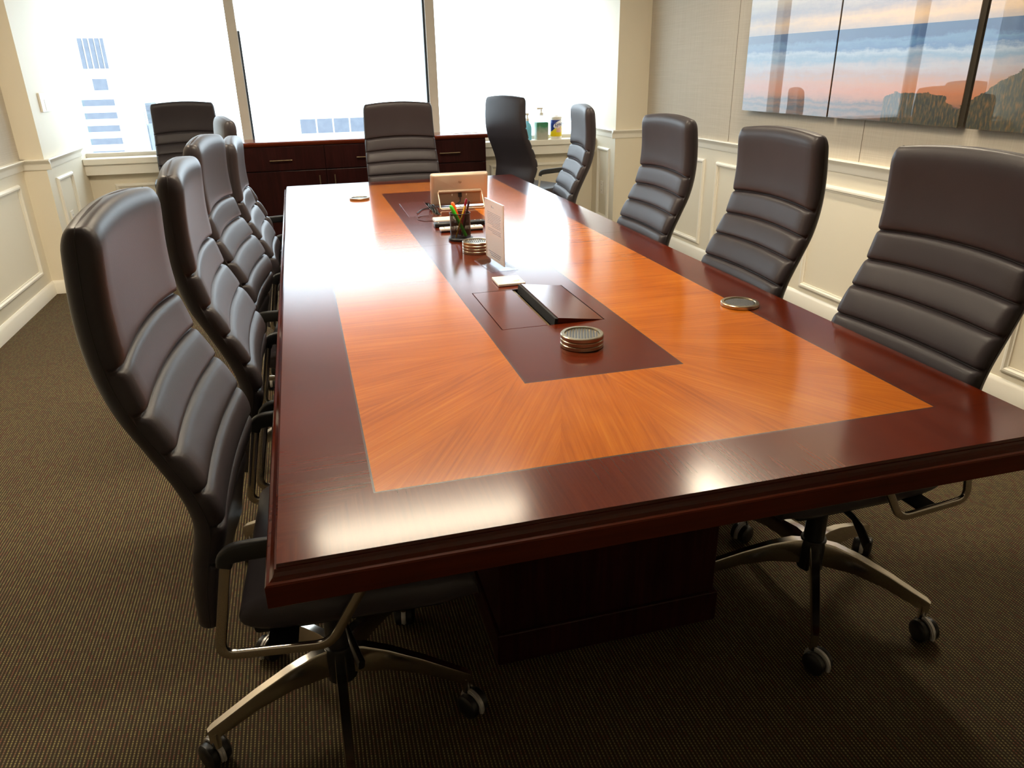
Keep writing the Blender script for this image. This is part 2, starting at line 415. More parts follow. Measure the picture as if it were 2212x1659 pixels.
# moulded edge
EP = [(0,H),(0,H-.0006),(.001,H-.006),(.004,H-.0065),(.005,H-.012),(.008,H-.018),(.013,H-.0225),(.018,H-.024),(.020,H-.0265),(.020,H-.064),(.018,H-.066),(-.25,H-.066),(-.25,H-.001),(-.02,H-.001)]
EP[0] = (-.003,H)
bm = NB(); rings = []
for cx, cy, sx, sy in ((0,0,-1,-1),(TW,0,1,-1),(TW,TL,1,1),(0,TL,-1,1)): rings.append([Vector((cx+sx*o, cy+sy*o, z)) for o, z in EP])
loft(bm, rings, True, False, 0, True); bmesh.ops.recalc_face_normals(bm, faces=bm.faces)
obj('moulded_edge', bm, M_dke, T)
obj('underside', bx(.24,TW-.24,.24,.94,H-.066,H-.002), M_dkz, T)
obj('underside', bx(.24,TW-.24,1.36,2.80,H-.066,H-.002), M_dkz, T); obj('underside', bx(.24,TW-.24,3.22,TL-.24,H-.066,H-.002), M_dkz, T)
for y0, y1 in ((.47,1.40),(2.80,3.72)):
    p_ = obj('pedestal', bx(.458,1.066,y0,y1,.0,H-.066,bev=.004), M_dkz, T)
    obj('plinth', bx(.448,1.076,y0-.01,y1+.01,.002,.10,bev=.004), M_dkz, p_)
M_dark = mat('dark_cavity', srgb(12,10,9), .6, noise=.1)
M_brush = mat('black_brush_strip', srgb(14,13,13), .8, noise=.2, nscale=200, bump=.5)
for i, (a, b) in enumerate(HY):
    bm = NB()
    box(bm, HX0-.006,HX0,a-.006,b+.006,H-.12,H-.0005); box(bm, HX1,HX1+.006,a-.006,b+.006,H-.12,H-.0005)
    box(bm, HX0,HX1,a-.006,a,H-.12,H-.0005); box(bm, HX0,HX1,b,b+.006,H-.12,H-.0005); box(bm, HX0,HX1,a,b,H-.12,H-.114)
    cv = obj('cable_well', bm, M_dark, T)
    obj('metal_rail', bx(.742,.750,a+.002,b-.002,H-.05,H-.004), mat('brass_rail', srgb(150,128,92), .35, 1, noise=.1), cv)
    g = .0028
    if i == 0:
        obj('well_flap', bx(HX0+g,.741,a+g,b-g,H-.016,H,bev=.0008), M_dkx, T)
    else:
        o = obj('well_flap', bx(0,.741-HX0-g,-(b-a)/2+g,(b-a)/2-g,-.016,0,bev=.0008), M_dkx, T, loc=(HX0+g,(a+b)/2,H+.001)); o.rotation_euler = (.025,-.02,0)
    wv = .142
    o = obj('well_flap', bx(-wv,0,-(b-a)/2+g,(b-a)/2-g,-.016,0,bev=.0008), M_dkx, T, loc=(HX1-g,(a+b)/2,H))
    o.rotation_euler = (0, math.radians(7.2 if i == 0 else 0), 0)
    s_ = obj('brush_strip', bx(-wv-.010,-wv-.0005,-(b-a)/2+g,(b-a)/2-g,-.030,-.002,bev=.001), M_brush, o)

# ------------------------------------------------------------------ chairs
SE_Z = [.470,.545,.620,.704,.775,.853,.925,1.005,1.10,1.229]
SE_U = [-.204,-.196,-.182,-.165,-.180,-.215,-.249,-.270,-.276,-.267]
CREASE = [.620,.704,.775,.853,.925,1.005]
def back_mesh():
    pts = catmull([(u,0,z) for u, z in zip(SE_U, SE_Z)], 12)
    # resample by z, dense near creases
    zs = [p.z for p in pts]; us = [p.x for p in pts]
    Z = set()
    for c in CREASE:
        for d in (-.016,-.010,-.006,-.0035,-.0017,0,.0017,.0035,.006,.010,.016): Z.add(round(c+d,5))
    k = .470
    while k < 1.229:
        if all(abs(k-c) > .019 for c in CREASE): Z.add(round(k,5))
        k += .012
    Z = sorted(Z)
    bm = NB(); rings = []; NF = 12; NV = 8+NF+1+8
    zt, zb = 1.229, .470
    cap_t = [(.0,1.0),(.008,.995),(.018,.965),(.027,.90),(.034,.80),(.038,.68),(.041,.5),(.042,.30)]
    def section(z, sh=1.0, uo=0, bo=0, zoff=0):
        hw = interp([.47,.62,.704,.853,1.005,1.229],[.215,.240,.249,.247,.240,.232], z) - bo
        tf = interp([.47,.60,.704,1.0,1.2,1.229],[.012,.020,.027,.030,.030,.029], z)*sh   # front half thickness
        tb = interp([.47,.62,.80,1.229],[.024,.030,.032,.028], z)*sh
        u = interp(zs, us, z)
        cd_ = 0
        for c in CREASE:
            cd_ = max(cd_, .012*math.exp(-((z-c)/.0042)**2) + .0042*math.exp(-((z-c)/.014)**2))
        ring = []
        rf, rb = min(.0275, tf*.97), min(.030, tb*.95)
        def conc(v): return -.016*(1-(v/.25)**2)
        P_ = [(0,-1.0,0,'s')]
        # right side seam -> front corner -> front face -> left corner -> left seam -> back
        fx = tf-rf; bxx = tb-rb
        pts = [(0,-hw,.0), (fx*.45,-hw,.4), (fx,-hw,.75)]
        for i in range(1, 6):
            a = PI/2*i/6; pts.append((fx+rf*math.sin(a), -hw+rf*(1-math.cos(a)), .75+.25*i/6))
        for i in range(NF+1):
            pts.append((tf, -(hw-rf)+2*(hw-rf)*i/NF, 1))
        front = pts + [(x, -y, w_) for x, y, w_ in pts[:8][::-1]]
        back = [(-bxx*.6,hw,0),(-bxx,hw,0)]
        for i in range(1, 6):
            a = PI/2*i/6; back.append((-bxx-rb*math.sin(a), hw-rb*(1-math.cos(a)), 0))
        nb = 8
        mid = [(-tb, (hw-rb)-2*(hw-rb)*i/nb, 0) for i in range(nb+1)]
        full = front + back + mid + [(x, -y, w_) for x, y, w_ in back[::-1]]
        dd = min(cd_, tf*.75) if sh > .5 else 0
        for x, y, w_ in full:
            v = y/hw if hw else 0
            if w_ > 0:
                cx_ = max(0, x-fx)/rf if rf else 0
                x2 = x - dd*w_*cx_
                y2 = y - math.copysign(dd*.55*w_*(1-cx_)*(1 if abs(v) > .8 else 0), y)
            else: x2, y2 = x, y
            x2 += .004*(1-v*v)*(1 if w_ == 1 else 0)      # slight crown of the padding
            zz = z + zoff + .014*(1-v*v)*min(1, max(0,(z-.70)/.30))
            ring.append(Vector((u+uo+x2+conc(y2), y2, zz)))
        return ring
    for t_, s_ in reversed(cap_t[:6]): pass
    # bottom cap
    for bo, sh, dz in ((.030,.25,-.012),(.012,.7,-.009),(.003,.92,-.005)): rings.append(section(zb, sh, 0, bo, dz))
    for z in Z:
        if z <= 1.185: rings.append(section(z))
    for i in range(1, 9):
        a = PI/2*i/8; zz = 1.186+.044*math.sin(a); sh = max(.10, math.cos(a)**.70)
        rings.append(section(min(zz,1.2295), sh, 0, .020*(1-math.cos(a))))
    loft(bm, rings, True, True); bmesh.ops.recalc_face_normals(bm, faces=bm.faces)
    # seam path
    seam = []
    for ring in rings[3:]: seam.append(ring[0])
    other = [ring[NV-1] for ring in rings[3:]]
    return bm, seam, other
def rcushion(bm, u0, u1, hw, z0, z1, crown=.012):
    """seat cushion: lofted rounded sections along u"""
    rings = []; n = 22
    for i in range(n+1):
        t = i/n; a = PI*t; u = (u0+u1)/2 - math.cos(a)*(u1-u0)/2
        e = min(1, math.sin(a)*1.0)
        k = max(.02, (1-abs(math.cos(a))**6)**.5)
        w = hw*(.90+.10*k); drop = .03*max(0, (t-.8)/.2)**2
        zc = (z0+z1)/2 - drop; hh = (z1-z0)/2*k
        pr = rrect(2*w, 2*hh, min(hh*.9, .035), 5)
        rings.append([Vector((u, a_, zc+b_+(crown*(1-(a_/hw)**2) if b_ > 0 else 0))) for a_, b_ in pr])
    loft(bm, rings, True, True); bmesh.ops.recalc_face_normals(bm, faces=bm.faces); return bm
def make_chair():
    t = thing('office_chair', '', 'chair')
    bm, s1, s2 = back_mesh()
    bk = obj('backrest', bm, M_leather, t, True)
    for s, sg in ((s1,-1),(s2,1)):
        bm = NB(); sweep(bm, [p+Vector((-.002,0,0)) for p in s], circ(.0010, 5), up=Vector((0,1,0)))
        obj('piping', bm, M_thread, bk)
    seat = obj('seat', rcushion(NB(), -.155, .305, .245, .447, .525), M_leather, t, True)
    obj('seat_shell', bx(-.14,.24,-.20,.20,.420,.455,bev=.012), M_black, t, 'auto')
    # armrests
    for sg in (-1, 1):
        v = sg*.272
        P = [(-.145,v,.660),(-.188,v,.448),(.010,v,.434),(.066,v,.530),(.140,v,.650)]
        P = fillet(P, .030, 6)
        bm = NB(); sweep(bm, P, rrect(.020,.011,.004,2), up=Vector((0,0,1)) if False else Vector((0,1,0)).cross(Vector((0,0,1))) if False else Vector((0,1,0)))
        box(bm, -.105,-.050, min(v,sg*.18), max(v,sg*.18), .438, .445, mi=1)
        fr = obj('arm_frame', bm, [M_alu, M_black], t, 'auto')
        Q = catmull([(-.151,v,.640),(-.143,v,.659),(-.115,v,.668),(-.02,v,.669),(.08,v,.668),(.135,v,.662),(.158,v,.640)], 5)
        sc = [interp([0,.15,.3,.8,1],[.7,.85,1,1,.75], i/(len(Q)-1)) for i in range(len(Q))]
        bm = NB(); sweep(bm, Q, [(b,a) for a,b in rrect(.018,.038,.007,3)], up=Vector((0,1,0)), scale=sc)
        bmesh.ops.recalc_face_normals(bm, faces=bm.faces)
        obj('arm_pad', bm, M_pad, fr, 'auto')
    # mechanism
    bm = NB(); box(bm, -.11,.11,-.075,.075,.345,.425,bev=.015); lathe(bm, [(.028,.18),(.028,.35)], 20)
    obj('tilt_mechanism', bm, M_black, t, 'auto')
    for sg in (-1, 1):
        bm = NB(); sweep(bm, [(.03,sg*.06,.375),(.035,sg*.16,.372),(.045,sg*.20,.362),(.06,sg*.245,.345)], rrect(.012,.03,.005,2), scale=[.5,.6,1.0,1.1])
        obj('adjustment_lever', bm, M_black, t, 'auto')
    # base
    bm = NB(); lathe(bm, [(.026,.10),(.036,.105),(.038,.185),(.034,.20),(.026,.202)], 24)
    base = obj('base', bm, M_black, t, 'auto')
    leg = wheel = None
    for k in range(5):
        a = k*2*PI/5
        if leg is None:
            bm = NB(); rings = []
            for u, zt, zb, w in ((.030,.196,.120,.024),(.06,.198,.124,.026),(.12,.186,.128,.025),(.20,.160,.116,.023),(.275,.130,.092,.021),(.300,.120,.084,.020),(.312,.112,.076,.014)):
                rings.append([Vector((u,-w*.42,zb)),Vector((u,w*.42,zb)),Vector((u,w*.5,zt-.006)),Vector((u,w*.40,zt)),Vector((u,-w*.40,zt)),Vector((u,-w*.5,zt-.006))])
            loft(bm, rings); lathe(bm, [(.010,.058),(.010,.10)], 12, 0, Matrix.Translation((.298,0,0)))
            bmesh.ops.recalc_face_normals(bm, faces=bm.faces)
            leg = obj('leg', bm, M_alu, base, 'auto')
            bm = NB(); R = Matrix.Rotation(PI/2, 4, 'X')
            for s in (-1,1):
                prof = [(.010,s*.006),(.028,s*.006),(.0305,s*.010),(.030,s*.022),(.024,s*.027),(.010,s*.028)]
                lathe(bm, prof, 28, 0, R)
            # hood between the wheels
            hood = []
            for i in range(15):
                q = math.radians(-15+i*15)
                hood.append(Vector((.0315*math.cos(q), 0, .0315*math.sin(q))))
            sweep(bm, hood, [(-.006,-.0035),(.006,-.0035),(.006,.0015),(-.006,.0015)], up=Vector((0,1,0)), mi=1)
            sweep(bm, hood, [(b,a) for a,b in [(-.006,-.0035),(.006,-.0035),(.006,.0015),(-.006,.0015)]], up=Vector((0,1,0)), mi=1)
            bmesh.ops.recalc_face_normals(bm, faces=bm.faces)
            bmesh.ops.translate(bm, vec=(.018,0,.0310), verts=bm.verts)
            wheel = obj('caster', bm, [M_black, M_silver], base, 'auto'); L_, W_ = leg, wheel
        else:
            L_ = leg.copy(); COL.objects.link(L_); L_.parent = base
            W_ = wheel.copy(); COL.objects.link(W_); W_.parent = base
        L_.rotation_euler = (0,0,a)
        W_.location = (.298*math.cos(a), .298*math.sin(a), 0); W_.rotation_euler = (0,0,a+[.9,-.7,.4,1.9,-1.2][k])
    return t
CH = make_chair()
def place(x, y, rot, label, base_rot=0, dz=0, first=[True], sc=1.0):
    if first[0]: o = CH; first[0] = False; o.location = (x,y,0); o.rotation_euler = (0,0,rot); o['label'] = label
    else: o = dup(CH, (x,y,0), rot, label)
    o['group'] = 'high-backed grey leather office chairs'
    o.scale = (sc,sc,sc)
    for c in o.children:
        if c.name.startswith('base'): c.rotation_euler = (0,0,base_rot-rot)
        elif dz: c.location.z = dz
        elif not dz: c.location.z = 0
    return o
R72 = 2*PI/5
place(.059,.441,-.052,'grey leather high-back chair at the near left corner of the table', -PI/2)
place(.090,1.06,.01,'grey leather chair second from the near end on the left of the table', -PI/2+.62)
place(.069,1.83,-.095,'grey leather chair third from the near end on the left of the table', -PI/2)
place(.114,2.46,0,'slightly lowered grey leather chair, fourth from the near end on the left', -PI/2+.5, -.05)
place(.03,3.2,.2,'grey leather chair mostly hidden behind the lowered one, only its headrest showing', .3)
place(1.382,.485,3.175,'large grey leather chair nearest on the right, cut by the picture edge', math.radians(-122.87))
place(1.380,1.266,3.132,'grey leather chair second from the near end on the right of the table', .3)
place(1.388,2.104,3.13,'grey leather chair third from the near end on the right of the table', .8)
place(1.425,3.30,2.99,'grey leather chair seen nearly side-on at the far right of the table', .1)
place(.785,4.115,-PI/2,'grey leather chair facing the camera at the far head of the table', .2, 0)
place(1.96,5.14,.42,'grey chair showing its plain dark back, at the right end of the credenza', .5)
place(-.708,5.40,-1.458,'grey leather chair standing apart by the left window, facing the camera', .5)

# ------------------------------------------------------------------ credenza
CX0, CX1, CY0, CY1, CZ = -.34, 1.66, 5.47, 5.80, .93
CR_ = thing('credenza', 'long dark red wooden credenza with drawers and doors under the middle window', 'cabinet', (0,0,0))
obj('body', bx(CX0,CX1-.01,CY0+.02,CY1-.01,.06,CZ-.035), M_dkz, CR_)
obj('plinth', bx(CX0+.03,CX1-.04,CY0+.06,CY1-.02,0,.06), M_dark, CR_)
M_dkt = wood('mahogany_credenza_top', [(.3, srgb(92,34,18)), (.7, srgb(128,56,32))], 'x', .2, .5)
bm = NB(); loft(bm, [[Vector((x,CY0+o,z)) for o, z in [(CY1-CY0-.005,CZ),(.004,CZ),(-.006,CZ-.004),(-.010,CZ-.012),(-.006,CZ-.020),(.004,CZ-.030),(.010,CZ-.035),(CY1-CY0-.005,CZ-.035)]] for x in (CX0-.01,CX1+.02)])
bmesh.ops.recalc_face_normals(bm, faces=bm.faces); obj('top', bm, M_dkt, CR_)
nx = 4; wx = (CX1-.01-CX0)/3.0
xs_ = [CX0, .300, .975, CX1-.01]
for i in range(3):
    a, b = xs_[i]+.003, xs_[i+1]-.003
    d = obj('drawer', bx(a,b,CY0,CY0+.02,.708,CZ-.042,bev=.0015), M_dkz, CR_)
    c = [-.045, .64, 1.33][i]; hw = .088
    bm = NB(); sweep(bm, [(c-hw,CY0-.030,.787),(c+hw,CY0-.030,.787)], circ(.006,10), up=Vector((0,0,1)))
    for s in (-1,1): sweep(bm, [(c+s*(hw-.012),CY0-.028,.787),(c+s*(hw-.012),CY0+.002,.787)], circ(.005,8), up=Vector((0,0,1)))
    obj('handle', bm, M_handle, d, 'auto')
    for j, (p, q, hx) in enumerate(((a,b,None),) if i != 9 else ()):
        mid = (a+b)/2
    doors = [(a,b,(b-.055) if i == 0 else (a+.06))] if i < 2 else [(a,b,a+.06)]
    for p, q, hx in doors:
        dr = obj('door', bx(p,q,CY0,CY0+.02,.065,.700,bev=.0015), M_dkz, CR_)
        bm = NB(); sweep(bm, [(hx,CY0-.026,.66),(hx,CY0-.026,.54)], circ(.005,10), up=Vector((0,1,0)))
        for z in (.65,.55): sweep(bm, [(hx,CY0-.026,z),(hx,CY0+.002,z)], circ(.004,8), up=Vector((0,0,1)))
        obj('handle', bm, M_handle, dr, 'auto')
M_paper = mat('white_paper', srgb(240,238,232), .7, noise=.01)
tag(obj('paper_sheet', bx(1.40,1.61,5.58,5.74,CZ+.0005,CZ+.0025), M_paper), 'loose white paper sheet lying on the right end of the credenza', 'paper')

# ------------------------------------------------------------------ artwork panels
def beach():
    t = NT('beach_photo_print'); co = t.coord(); sep = t.n('ShaderNodeSeparateXYZ'); t.l(co, sep.inputs[0]); X, Y, Z = sep.outputs
    mp = t.n('ShaderNodeMapping'); mp.inputs['Scale'].default_value = (1, 1.1, 9); t.l(co, mp.inputs[0])
    n1 = t.n('ShaderNodeTexNoise', i_Scale=2.2, i_Detail=8.0, i_Roughness=.65); t.l(mp.outputs[0], n1.inputs['Vector'])
    n2 = t.n('ShaderNodeTexNoise', i_Scale=14.0, i_Detail=8.0, i_Roughness=.7); t.l(co, n2.inputs['Vector'])
    zz = t.math('ADD', Z, t.math('ADD', t.math('MULTIPLY', t.math('SUBTRACT', n1.outputs[0], .5), .09), t.math('MULTIPLY', t.math('SUBTRACT', n2.outputs[0], .5), .05)))
    horizon = t.math('SUBTRACT', Z, 1.598)
    low = t.math('LESS_THAN', horizon, 0.0)
    f1 = t.math('DIVIDE', t.math('SUBTRACT', zz, 1.10), .52)      # 1.10..1.62
    below = t.ramp(f1, [(.0, srgb(44,46,38)), (.09, srgb(70,64,54)), (.13, srgb(112,82,62)), (.17, srgb(58,56,58)), (.21, srgb(120,84,62)), (.25, srgb(72,62,60)), (.29, srgb(150,98,66)), (.36, srgb(172,106,68)), (.45, srgb(168,118,92)),
                       (.52, srgb(150,126,124)), (.60, srgb(150,146,158)), (.68, srgb(100,128,160)), (.735, srgb(134,152,178)), (.775, srgb(52,92,142)), (.83, srgb(70,110,154)), (.87, srgb(28,66,116)), (1, srgb(30,70,116))])
    f2 = t.math('DIVIDE', t.math('SUBTRACT', zz, 1.598), .5)
    sky = t.ramp(f2, [(0, srgb(150,140,140)), (.10, srgb(186,160,134)), (.22, srgb(130,128,140)), (.38, srgb(176,166,156)), (.7, srgb(170,180,200)), (1, srgb(124,150,184))])
    c = t.mix(low, sky, below)
    # dune grass: rises towards the right end (small y)
    crest = t.math('ADD', 1.23, t.math('MULTIPLY', t.math('MAXIMUM', t.math('SUBTRACT', 1.95, Y), 0.0), .55))
    hump = t.math('MULTIPLY', t.math('SUBTRACT', 1.0, t.math('POWER', t.math('DIVIDE', t.math('SUBTRACT', Y, 2.22), .26), 4.0), clamp=True), .06)
    cut = t.math('MULTIPLY', t.math('GREATER_THAN', Y, 2.42), .16)
    crest = t.math('SUBTRACT', t.math('ADD', crest, hump), t.math('ADD', cut, 0.0))
    gm = t.math('LESS_THAN', t.math('SUBTRACT', zz, crest), 0.0)
    mp3 = t.n('ShaderNodeMapping'); mp3.inputs['Scale'].default_value = (1, 90, 26); t.l(co, mp3.inputs[0])
    n3 = t.n('ShaderNodeTexNoise', i_Scale=1.0, i_Detail=6.0); t.l(mp3.outputs[0], n3.inputs['Vector'])
    grass = t.ramp(n3.outputs[0], [(.3, srgb(20,22,8)), (.48, srgb(48,46,14)), (.62, srgb(92,68,20)), (.8, srgb(130,90,32))])
    c = t.mix(gm, c, grass)
    t.l(c, t.b.inputs['Base Color']); t.b.inputs['Roughness'].default_value = .5
    t.b.inputs['Coat Weight'].default_value = 1; t.b.inputs['Coat Roughness'].default_value = .01; t.b.inputs['Coat IOR'].default_value = 1.5
    return t.m
M_beach = beach()
M_pedge = mat('acrylic_edge', srgb(70, 62, 54), .15, coat=.8, noise=.05)
for i, (y0, y1, lab) in enumerate(((2.852,3.736,'leftmost glossy panel of the beach photograph, pale sand and blue sea, nearest the window'),
                                   (1.922,2.838,'middle glossy panel of the beach photograph, with a tuft of golden dune grass'),
                                   (.99,1.874,'rightmost glossy panel of the beach photograph, dark dune slope, cut by the frame'))):
    t_ = thing('picture_panel', lab, 'picture', (XR-.030,(y0+y1)/2,0), 0, 'beach photograph in three panels')
    # thick acrylic block; keep world-aligned object coordinates for a continuous picture
    p = obj('print', bx(-.030,-.0262,y0,y1,1.15,2.05), M_beach, None); p.parent = t_; p.location = (0,-(y0+y1)/2,0)
    p2 = obj('backing', bx(-.0262,.006,y0+.002,y1-.002,1.152,2.048), M_pedge, t_); p2.location = (0,-(y0+y1)/2,0)
    p3 = obj('standoff', bx(.006,.030,y0+.1,y1-.1,1.25,1.95), M_pedge, t_); p3.location = (0,-(y0+y1)/2,0)

# ------------------------------------------------------------------ small wall fittings
o = thing('thermostat', 'white rectangular thermostat on the left window pier above the rail', 'thermostat', (LPX,5.165,1.275))
obj('housing', bx(0,.014,-.10,.10,-.062,.062,bev=.003), M_white, o); obj('cover_flap', bx(.014,.016,-.02,.095,-.058,.020,bev=.0008), M_trim, o)
def outlet(loc, rz, lab, plug=False):
    o = thing('wall_outlet', lab, 'outlet', loc, rz)
    obj('cover_plate', bx(0,.006,-.036,.036,-.058,.058,bev=.002), M_white, o)
    for dz in (-.026,.026):
        s = obj('socket', bx(.006,.0075,-.015,.015,dz-.014,dz+.014,bev=.0006), M_trim, o)
        bm = NB(); box(bm,.0075,.008,-.007,-.005,dz-.004,dz+.006); box(bm,.0075,.008,.005,.007,dz-.004,dz+.006); obj('slot', bm, M_dark, s)
    return o
outlet((RPX,5.62,.40), PI, 'white duplex wall outlet low on the right window pier')
outlet((LPX,5.19,.47), 0, 'white wall outlet low on the left window pier inside the narrow moulding')

# ------------------------------------------------------------------ things on the sill
SZ = .828
def text(body, size, mat_, loc, rot, parent, name='lettering', shear=0, ext=.0003, align='CENTER'):
    cu = bpy.data.curves.new(name, 'FONT'); cu.body = body; cu.size = size; cu.extrude = ext; cu.align_x = align; cu.align_y = 'CENTER'; cu.shear = shear
    cu.resolution_u = 3; cu.offset = size*.012
    o = bpy.data.objects.new(name, cu)
    me = bpy.data.meshes.new_from_object(o); bpy.data.objects.remove(o); bpy.data.curves.remove(cu)
    me.materials.clear(); me.materials.append(mat_)
    o = bpy.data.objects.new(name, me); COL.objects.link(o); o.parent = parent; o.location = loc; o.rotation_euler = rot
    return o
def label_mat():
    t = NT('wipes_label_print'); sep = t.n('ShaderNodeSeparateXYZ'); t.l(t.coord(), sep.inputs[0]); X, Y, Z = sep.outputs
    d = t.math('SUBTRACT', Z, t.math('MULTIPLY', X, 1.0))      # diagonal swoosh
    c = t.ramp(t.math('DIVIDE', Z, .2), [(0, srgb(250,214,10)), (.30, srgb(250,222,30)), (.45, srgb(244,226,90)), (.62, srgb(246,240,200)), (.78, srgb(240,240,245)), (1, srgb(240,240,245))])
    blue = t.math('GREATER_THAN', t.math('SUBTRACT', t.math('ADD', Z, t.math('MULTIPLY', X, -1.2)), .128), 0.0)
    c = t.mix(blue, c, srgb(28,52,140))
    ex = t.math('SUBTRACT', X, .012); ez = t.math('SUBTRACT', t.math('SUBTRACT', Z, .130), t.math('MULTIPLY', ex, .35))
    el = t.math('ADD', t.math('POWER', t.math('DIVIDE', ex, .050), 2.0), t.math('POWER', t.math('DIVIDE', ez, .030), 2.0))
    c = t.mix(t.math('LESS_THAN', el, 1.0), c, srgb(246,246,250))
    pinkz = t.math('LESS_THAN', t.math('ABSOLUTE', t.math('SUBTRACT', Z, .078)), .018)
    pinkx = t.math('LESS_THAN', t.math('ABSOLUTE', t.math('SUBTRACT', X, .010)), .024)
    c = t.mix(t.math('MULTIPLY', pinkz, pinkx), c, srgb(240,190,170))
    t.l(c, t.b.inputs['Base Color']); t.b.inputs['Roughness'].default_value = .35; return t.m
w = thing('wipes_canister', 'round wipes canister with yellow and blue label on the window sill', 'canister', (2.415,5.868,SZ), 0)
bm = NB(); lathe(bm, [(.050,0),(.052,.004),(.052,.022),(.0525,.024)], 36); obj('body', bm, M_white, w, 'auto')
bm = NB(); lathe(bm, [(.0525,.024),(.053,.026),(.053,.165),(.0525,.167)], 40); lb_ = obj('label_wrap', bm, label_mat(), w, 'auto')
bm = NB(); lathe(bm, [(.050,.167),(.050,.175),(.053,.177),(.053,.190),(.048,.196),(.022,.197),(.020,.203)], 36); obj('lid', bm, M_white, w, 'auto')
M_blue = mat('navy_ink', srgb(24,40,120), .4, noise=.05); M_red = mat('red_ink', srgb(200,60,60), .4, noise=.05)
text('Lysol', .040, M_blue, (.010,-.0545,.131), (PI/2,-.18,0), w, shear=.3)
bm = NB(); sweep(bm, [(-.022,-.0505,.098),(-.005,-.0545,.104),(.012,-.0545,.109),(.032,-.0455,.113)], rrect(.001,.004,.0004,1), up=Vector((0,1,0))); obj('underline', bm, M_red, w)
M_green = mat('green_box_print', srgb(40,128,80), .5, noise=.12, nscale=40)
def tissue():
    t = NT('green_grey_box_print'); sep = t.n('ShaderNodeSeparateXYZ'); t.l(t.coord(), sep.inputs[0])
    n = t.n('ShaderNodeTexNoise', i_Scale=30.0, i_Detail=4.0); t.l(t.coord(), n.inputs['Vector'])
    z = t.math('ADD', sep.outputs[2], t.math('MULTIPLY', t.math('SUBTRACT', n.outputs[0], .5), .06))
    t.l(t.ramp(t.math('DIVIDE', z, .16), [(0, srgb(190,188,170)), (.35, srgb(172,176,160)), (.6, srgb(120,150,130)), (.75, srgb(48,128,84)), (1, srgb(36,112,78))]), t.b.inputs['Base Color']); return t.m
o = thing('pump_bottle', 'square sanitizer pump bottle with green and grey label beside the wipes canister', 'bottle', (2.272,5.868,SZ))
obj('bottle_body', bx(-.055,.055,-.045,.045,0,.150,bev=.004), tissue(), o, 'auto')
M_clear = glass('clear_plastic', (.90,.95,.96,1), .03, 1.2)
bm = NB(); loft(bm, [[Vector((a_*k, b_*k, z)) for a_, b_ in rrect(.106,.086,.02,4)] for k, z in ((1,.1495),(.97,.168),(.75,.190),(.34,.204),(.28,.210))])
obj('shoulder', bm, M_clear, o, 'auto')
bm = NB(); lathe(bm, [(.017,.208),(.018,.210),(.018,.232),(.008,.236),(.006,.262)], 24); box(bm, -.045,.014,-.011,.011,.260,.276,bev=.004); obj('pump', bm, M_white, o, 'auto')
M_cyan = mat('cyan_bottle_plastic', srgb(120,200,225), .25, noise=.05)
o = thing('spray_bottle', 'pale blue plastic bottle on the window sill, partly behind the back-turned chair', 'bottle', (2.14,5.868,SZ))
bm = NB(); lathe(bm, [(.034,0),(.037,.004),(.037,.11),(.030,.135),(.014,.155),(.013,.168)], 28); obj('bottle_body', bm, M_cyan, o, 'auto')
bm = NB(); lathe(bm, [(.016,.165),(.016,.185),(.008,.19),(.006,.215)], 20); box(bm, -.035,.012,-.010,.010,.213,.232,bev=.004); obj('pump', bm, M_white, o, 'auto')

# ------------------------------------------------------------------ things on the table
def coaster_parts(t):
    bm = NB(); lathe(bm, [(.0,0),(.054,0),(.0575,.0012),(.0575,.0095),(.0555,.0115),(.0475,.0115),(.0455,.0085),(.0455,.0072),(0,.0072)], 56)
    obj('rim', bm, M_bronze, t, 'auto')
    bm = NB(); 
    for k in range(-5, 6):
        x = k*.0078; L = math.sqrt(max(0,.0445**2-x*x))*.97
        box(bm, x-.0024,x+.0024,-L,L,.0066,.0088,bev=.0008,seg=1)
    obj('grille', bm, M_cork, t)
    return t
C0 = None
def coaster(x, y, z, rz, lab, grp='round metal coasters'):
    global C0
    if C0 is None: C0 = coaster_parts(thing('coaster', lab, 'coaster', (x,y,z), rz, grp)); return C0
    return dup(C0, (x,y,z), rz, lab, grp)
SP = .0118
def stack(x, y, n, where, rz):
    names = {3: ['bottom','middle','top'], 4: ['bottom','second from bottom','second from top','top']}[n]
    for i in range(n): coaster(x+random.uniform(-.0007,.0007), y+random.uniform(-.0007,.0007), H+.0003+i*SP, rz, 'ribbed metal coaster, %s of the stack %s' % (names[i], where))
stack(.775, .762, 3, 'at the near end of the dark centre panel', -.35)
stack(.755, 1.930, 4, 'behind the acrylic sign stand', -.35)
coaster(1.362, .948, H+.0003, .35, 'single round ribbed metal coaster on the right dark border')
coaster(.410, 3.475, H+.0003, -.2, 'single round ribbed metal coaster at the far left of the table')

# acrylic sign holder
sg = thing('sign_holder', 'upright clear acrylic sign stand holding a printed white page', 'sign stand', (.772,1.69,H), 0)
ang = math.atan2(-.20,.018)
sg.rotation_euler = (0,0,ang+PI)          # local x along the sheet
HWs = .105
bm = NB(); box(bm, -HWs,HWs,-.0035,-.0012,.014,.238); box(bm, -HWs,HWs,.0012,.0035,.014,.238)
obj('sleeve', bm, M_acryl, sg)
bm = NB()
for s in (-1,1):
    loft(bm, [[Vector((x, s*a, z)) for a, z in ((.0035,.018),(.0012,.016),(.046,.0018),(.050,.0035))] for x in (-HWs,HWs)])
box(bm, -HWs,HWs,-.050,.050,.0003,.0028)
bmesh.ops.recalc_face_normals(bm, faces=bm.faces); obj('foot', bm, M_acryl, sg)
pg = obj('page', bx(-HWs+.001,HWs-.001,-.0010,.0010,.016,.237), mat('printed_page_paper', srgb(236,214,196), .6, noise=.01), sg)
M_ink = mat('grey_ink', srgb(96,86,90), .6, noise=.05)
